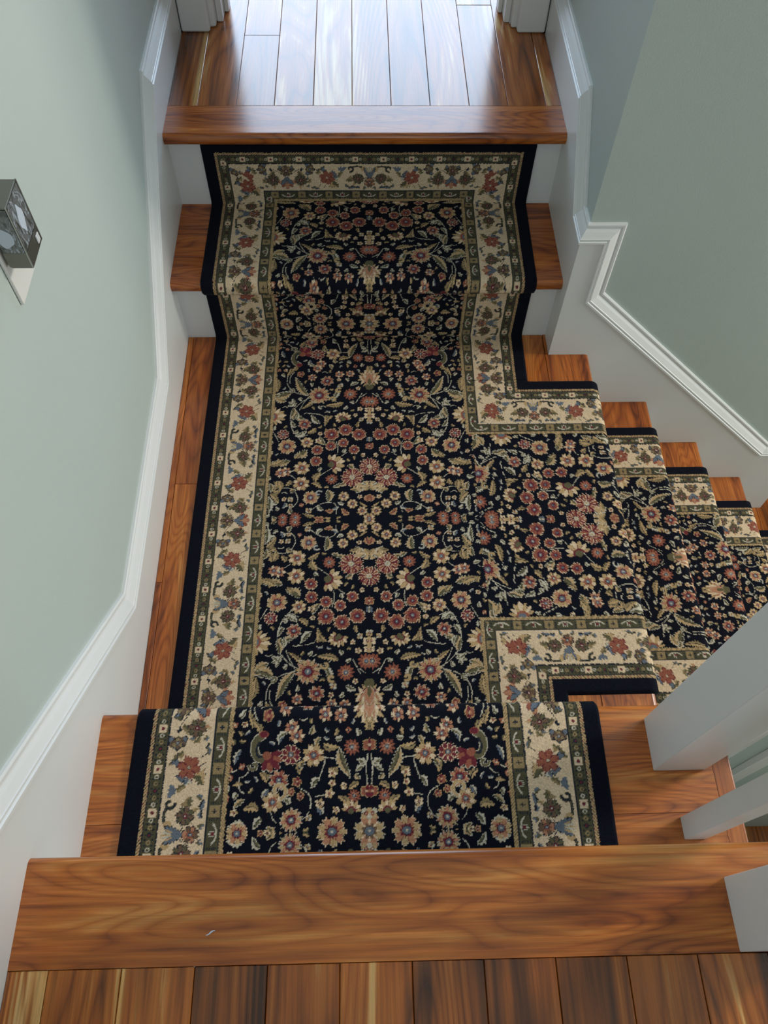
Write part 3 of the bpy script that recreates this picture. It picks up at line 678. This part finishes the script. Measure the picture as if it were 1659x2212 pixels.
def emit(name, P, col, fmask, nu, ns, parent):
    i, j = np.nonzero(fmask)
    v00 = j * nu + i; quads = np.stack([v00, v00 + 1, v00 + nu + 1, v00 + nu], 1)
    used = np.zeros(nu * ns, bool); used[quads.ravel()] = True
    idx = np.cumsum(used) - 1; V = P[used]; Q = idx[quads]
    me = bpy.data.meshes.new(name); me.vertices.add(len(V)); me.vertices.foreach_set('co', V.astype(np.float32).ravel())
    me.loops.add(Q.size); me.loops.foreach_set('vertex_index', Q.astype(np.int32).ravel())
    me.polygons.add(len(Q)); me.polygons.foreach_set('loop_start', np.arange(0, Q.size, 4, dtype=np.int32))
    me.polygons.foreach_set('use_smooth', np.ones(len(Q), bool))
    me.update(calc_edges=True)
    ca = me.color_attributes.new('yarn', 'FLOAT_COLOR', 'POINT')
    c4 = np.ones((len(V), 4), np.float32); c4[:, :3] = col[used]; ca.data.foreach_set('color', c4.ravel())
    return link(name, me, M_PILE, parent)
def carpet(root, xs, zs, tx, tz, u, pos, d, a, uf, wf, keep=None, zone=None):
    """xs.. along path (ns), u across (nu); pos(xgrid, zgrid, ugrid)->xyz; d,a,uf,wf grids in mm with shape (ns,nu)"""
    ns, nu = d.shape
    h = .0085 * np.sqrt(np.clip(d / 5.0, .0, 1)) + .0004 + RS.normal(0, .00022, d.shape) + .0003 * np.sin(uf * .021 + wf * .013)
    X = xs[:, None] - tz[:, None] * h; Z = zs[:, None] + tx[:, None] * h
    P = pos(X, Z, u).reshape(-1, 3)
    ci = rug_colour(d.ravel(), a.ravel(), uf.ravel(), wf.ravel(), FC, BC, RS)
    col = PALA[ci] * RS.uniform(.90, 1.08, (ci.size, 1))
    dc = (d[:-1, :-1] + d[1:, 1:]) / 2; k = np.ones(dc.shape, bool) if keep is None else keep
    for nm, m in (('field', dc >= 150), ('border', (dc >= 28) & (dc < 150)), ('binding', dc < 28)):
        fm = (m & k).T
        for zz in ([None] if nm == 'field' else [0, 1]):
            f2 = fm if zz is None else fm & ((zone[:-1, :-1] if zone is not None else (uf[:-1, :-1] > 0)).T == bool(zz))
            if f2.any(): emit(nm, P, col, f2, nu, ns, root)

runner = tag(empty('stair_runner', (.42, .7, 0)), 'long black and cream floral runner over near tread, landing and far steps', 'carpet')
# near tread
X_, Z_, tx, tz, s = fillet([(.0135, RN), (Y_TRN, RN), (Y_TRN, RN - T), (Y_RISN, RN - T), (Y_RISN, .012)], [0, .0126, .0126, .012, 0], .00125)
u = np.arange(-.356, .3561, .00125); S, U = np.meshgrid(s * 1000 + 13.5, u * 1000, indexing='ij')
dd = 356 - np.abs(U)
carpet(runner, X_, Z_, tx, tz, u, lambda X, Z, u: np.stack(np.broadcast_arrays(xc(X) + u[None, :], X, Z), -1), dd, 615 - S, U, 615 - S)
# landing and far steps
XSEAM = .637
pth = [(Y_RISN + .001, 0), (Y_F0, 0), (Y_F0, RF - T), (Y_F1, RF - T), (Y_F1, RF), (Y_F0B, RF), (Y_F0B, ZF - T - .001)]
X_, Z_, tx, tz, s = fillet(pth, [0, .012, .012, .0126, .0126, .012, 0], .0015)
s = s + Y_RISN + .001; send = s[-1] * 1000 + 1
u = np.arange(-.3585, .3586, .0015); S, U = np.meshgrid(s * 1000, u * 1000, indexing='ij')
Xw = (xc(X_)[:, None] + u[None, :]) * 1000; Yw = X_[:, None] * 1000
dl = 358.5 + U; dr = 358.5 - U; db = HB * 1000 - np.abs(Yw - YC * 1000); land = (S < 1160) & (db > 0)
use_b = land & (db > dr); dr2 = np.where(use_b, db, dr)
dside = np.minimum(dl, dr2); dend = send - S
d = np.minimum(dside, dend); a = S - A0 * 1000
a = np.where(use_b & (dr2 <= dl), Xw - A1 * 1000, a); a = np.where(dend < dside, U + 181.67, a)
kp = ~((Xw > XSEAM * 1000 + 1.0) & land)[:-1, :-1]
carpet(runner, X_, Z_, tx, tz, u, lambda X, Z, u: np.stack(np.broadcast_arrays(xc(X) + u[None, :], X, Z), -1), d, a, U + 0 * S, S - A0 * 1000, kp, (U > 0) & (S < 700))
# branch going down to the right
run2 = tag(empty('stair_runner', (1.2, .68, 0)), 'matching floral runner joined at the landing and descending the steps at the right', 'carpet')
pth = [(XSEAM - .001, 0)]; rad = [0]
for k in range(0, 4):
    xn = W2 + RUND * k; z0 = -RISE_DOWN * k
    pth += [(xn, z0), (xn, z0 - T), (xn - OV, z0 - T), (xn - OV, z0 - RISE_DOWN)]; rad += [.0126, .0126, .012, .012]
pth.append((1.96, ZL)); rad.append(0)
X_, Z_, tx, tz, s = fillet(pth, rad, .0019)
s = s + XSEAM - .001
v = np.arange(-HB, HB + .0001, .0019)[::-1]
S, U = np.meshgrid(s * 1000, v * 1000, indexing='ij')
Yw = YC * 1000 + U; dm = (xc(Yw / 1000) + .3585) * 1000 - S; db = HB * 1000 - np.abs(U)
land = S < W2 * 1000; use_m = land & (dm > db)
d = np.where(use_m, dm, db); a = np.where(use_m, Yw - A0 * 1000, S - A1 * 1000)
carpet(run2, X_, Z_, tx, tz, v, lambda X, Z, v: np.stack(np.broadcast_arrays(X, YC + v[None, :], Z), -1), d, a, U + 0 * S, S - A1 * 1000)

# ------------------------------------------------------------------ small things
# plate and plug-in night light on the left wall
M_PLATE = plain('ivory_plastic', (.66, .64, .60), .4)
M_PEWTER = plain('pewter_metal', (.20, .195, .17), .38, .85)
M_RIM = plain('solder_line', (.42, .42, .40), .3, .9)
def relief_glass():
    m, nt, b = new_mat('etched_glass'); L = nt.links.new
    tc = nt.nodes.new('ShaderNodeTexCoord')
    mp = nt.nodes.new('ShaderNodeMapping'); mp.inputs['Scale'].default_value = (1, 1, .55); L(tc.outputs['Object'], mp.inputs['Vector'])
    n = nt.nodes.new('ShaderNodeTexNoise'); n.inputs['Scale'].default_value = 95; n.inputs['Detail'].default_value = 1.5; n.inputs['Distortion'].default_value = 1.6; L(mp.outputs[0], n.inputs['Vector'])
    cr = ramp(nt, [(.36, (.055, .06, .055)), (.46, (.16, .17, .17)), (.54, (.10, .105, .11)), (.62, (.34, .38, .42)), (.70, (.12, .13, .13))]); L(n.outputs['Fac'], cr.inputs['Fac'])
    L(cr.outputs['Color'], b.inputs['Base Color']); b.inputs['Roughness'].default_value = .12; b.inputs['Coat Weight'].default_value = .6
    bp = nt.nodes.new('ShaderNodeBump'); bp.inputs['Strength'].default_value = .5; bp.inputs['Distance'].default_value = .002; L(n.outputs['Fac'], bp.inputs['Height']); L(bp.outputs[0], b.inputs['Normal'])
    return m
M_GLASS = relief_glass(); M_PALE = plain('frosted_glass', (.48, .53, .60), .2)
pl = tag(empty('outlet_plate', (-SK, .648, .735)), 'ivory wall outlet plate partly hidden behind the night light on the left wall', 'outlet')
box('plate', -SK, -SK + .005, .613, .683, .678, .793, M_PLATE, pl, .002, 2, None, 40)
nl = tag(empty('night_light', (.005, .641, .737)), 'small boxy pewter night light with etched glass panels on the left wall', 'lamp')
x0, x1, y0, y1, z0, z1 = -.006, .0215, .6165, .6655, .734, .818
box('housing', x0, x1, y0, y1, z0, z0 + .022, M_PEWTER, nl, .0035, 2, lambda m, d: abs(d.y) > .9 and m.z < z0 + .001 and m.x < 0, 40)
box('body', x0 + .0008, x1 - .0008, y0 + .0008, y1 - .0008, z0 + .0225, z1 - .003, plain('dark_core', (.06, .065, .06), .4), nl)  # core behind the glass in one even dark colour
box('top_plate', x0, x1, y0, y1, z1 - .003, z1, M_PEWTER, nl, .0008)
box('front_glass', x1 - .0009, x1 - .0001, y0 + .0015, y1 - .0015, z0 + .0015 + .0215, z1 - .0032, M_GLASS, nl)
box('side_glass', x0 + .001, x1 - .002, y0 - .0003, y0 + .0007, z0 + .0225, z1 - .0032, M_GLASS, nl)
prism('front_glass', [(y0 + .015 + .0085 * (1 + .95 * math.cos(q) + .12 * math.sin(3 * q + 1)), z0 + .052 + .0165 * math.sin(q) * (1 + .15 * math.cos(4 * q))) for q in [i * PI / 12 for i in range(24)]], 0, x1 - .0002, x1 + .0003, M_PALE, nl)
prism('side_glass', [(x0 + .011 + .0095 * math.cos(q), z0 + .043 + .013 * math.sin(q) * (1 + .15 * math.cos(3 * q))) for q in [i * PI / 12 for i in range(24)]], 1, y0 - .0008, y0 - .0001, M_PALE, nl)
for (a_, b_, c_, d_) in ((x1 - .001, x1 + .0006, y0 - .0006, y0 + .001), (x1 - .001, x1 + .0006, y1 - .001, y1 + .0006)):
    box('solder_edge', a_, b_, c_, d_, z0 + .001, z1, M_RIM, nl)
box('sensor_lens', x1 + .0001, x1 + .0022, y0 + .034, y0 + .043, z0 + .006, z0 + .017, plain('clear_sensor', (.55, .56, .56), .12), nl, .0009, 2, None, 40)
box('plug', -SK + .0068, x0, .634, .650, .742, .766, M_PEWTER, nl)
# lint speck on the broad nosing, fluff on the rugs
def fleck(name, x, y, z, l, w, ang, col, label, lift=.0006):
    bm = bmesh.new()
    n = 7; rows = []
    for i in range(n):
        t = i / (n - 1) - .5; ww = w * (.35 + .65 * math.sin((t + .5) * PI)) * (1 + .2 * math.sin(i * 2.3))
        cx, cy, cz = t * l, .08 * l * math.sin(t * 5), lift * (1 + .8 * math.cos(t * 4))
        rows.append([bm.verts.new((cx, cy + ww / 2 * math.cos(q), cz + lift * .8 * math.sin(q))) for q in (0, 2.09, 4.19)])
    for a_, b_ in zip(rows, rows[1:]):
        for k in range(3): bm.faces.new((a_[k], a_[(k + 1) % 3], b_[(k + 1) % 3], b_[k]))
    bm.faces.new(rows[0]); bm.faces.new(rows[-1][::-1])
    o = link(name, mesh_from(bm, name), plain(name + '_fluff', col, .8), None, (x, y, z)); o.rotation_euler[2] = ang
    return tag(o, label, 'lint')
fleck('lint_speck', .2235, -.062, ZU, .011, .0022, .35, (.55, .58, .66), 'pale grey sliver of lint lying on the broad wooden nosing near the bottom left')
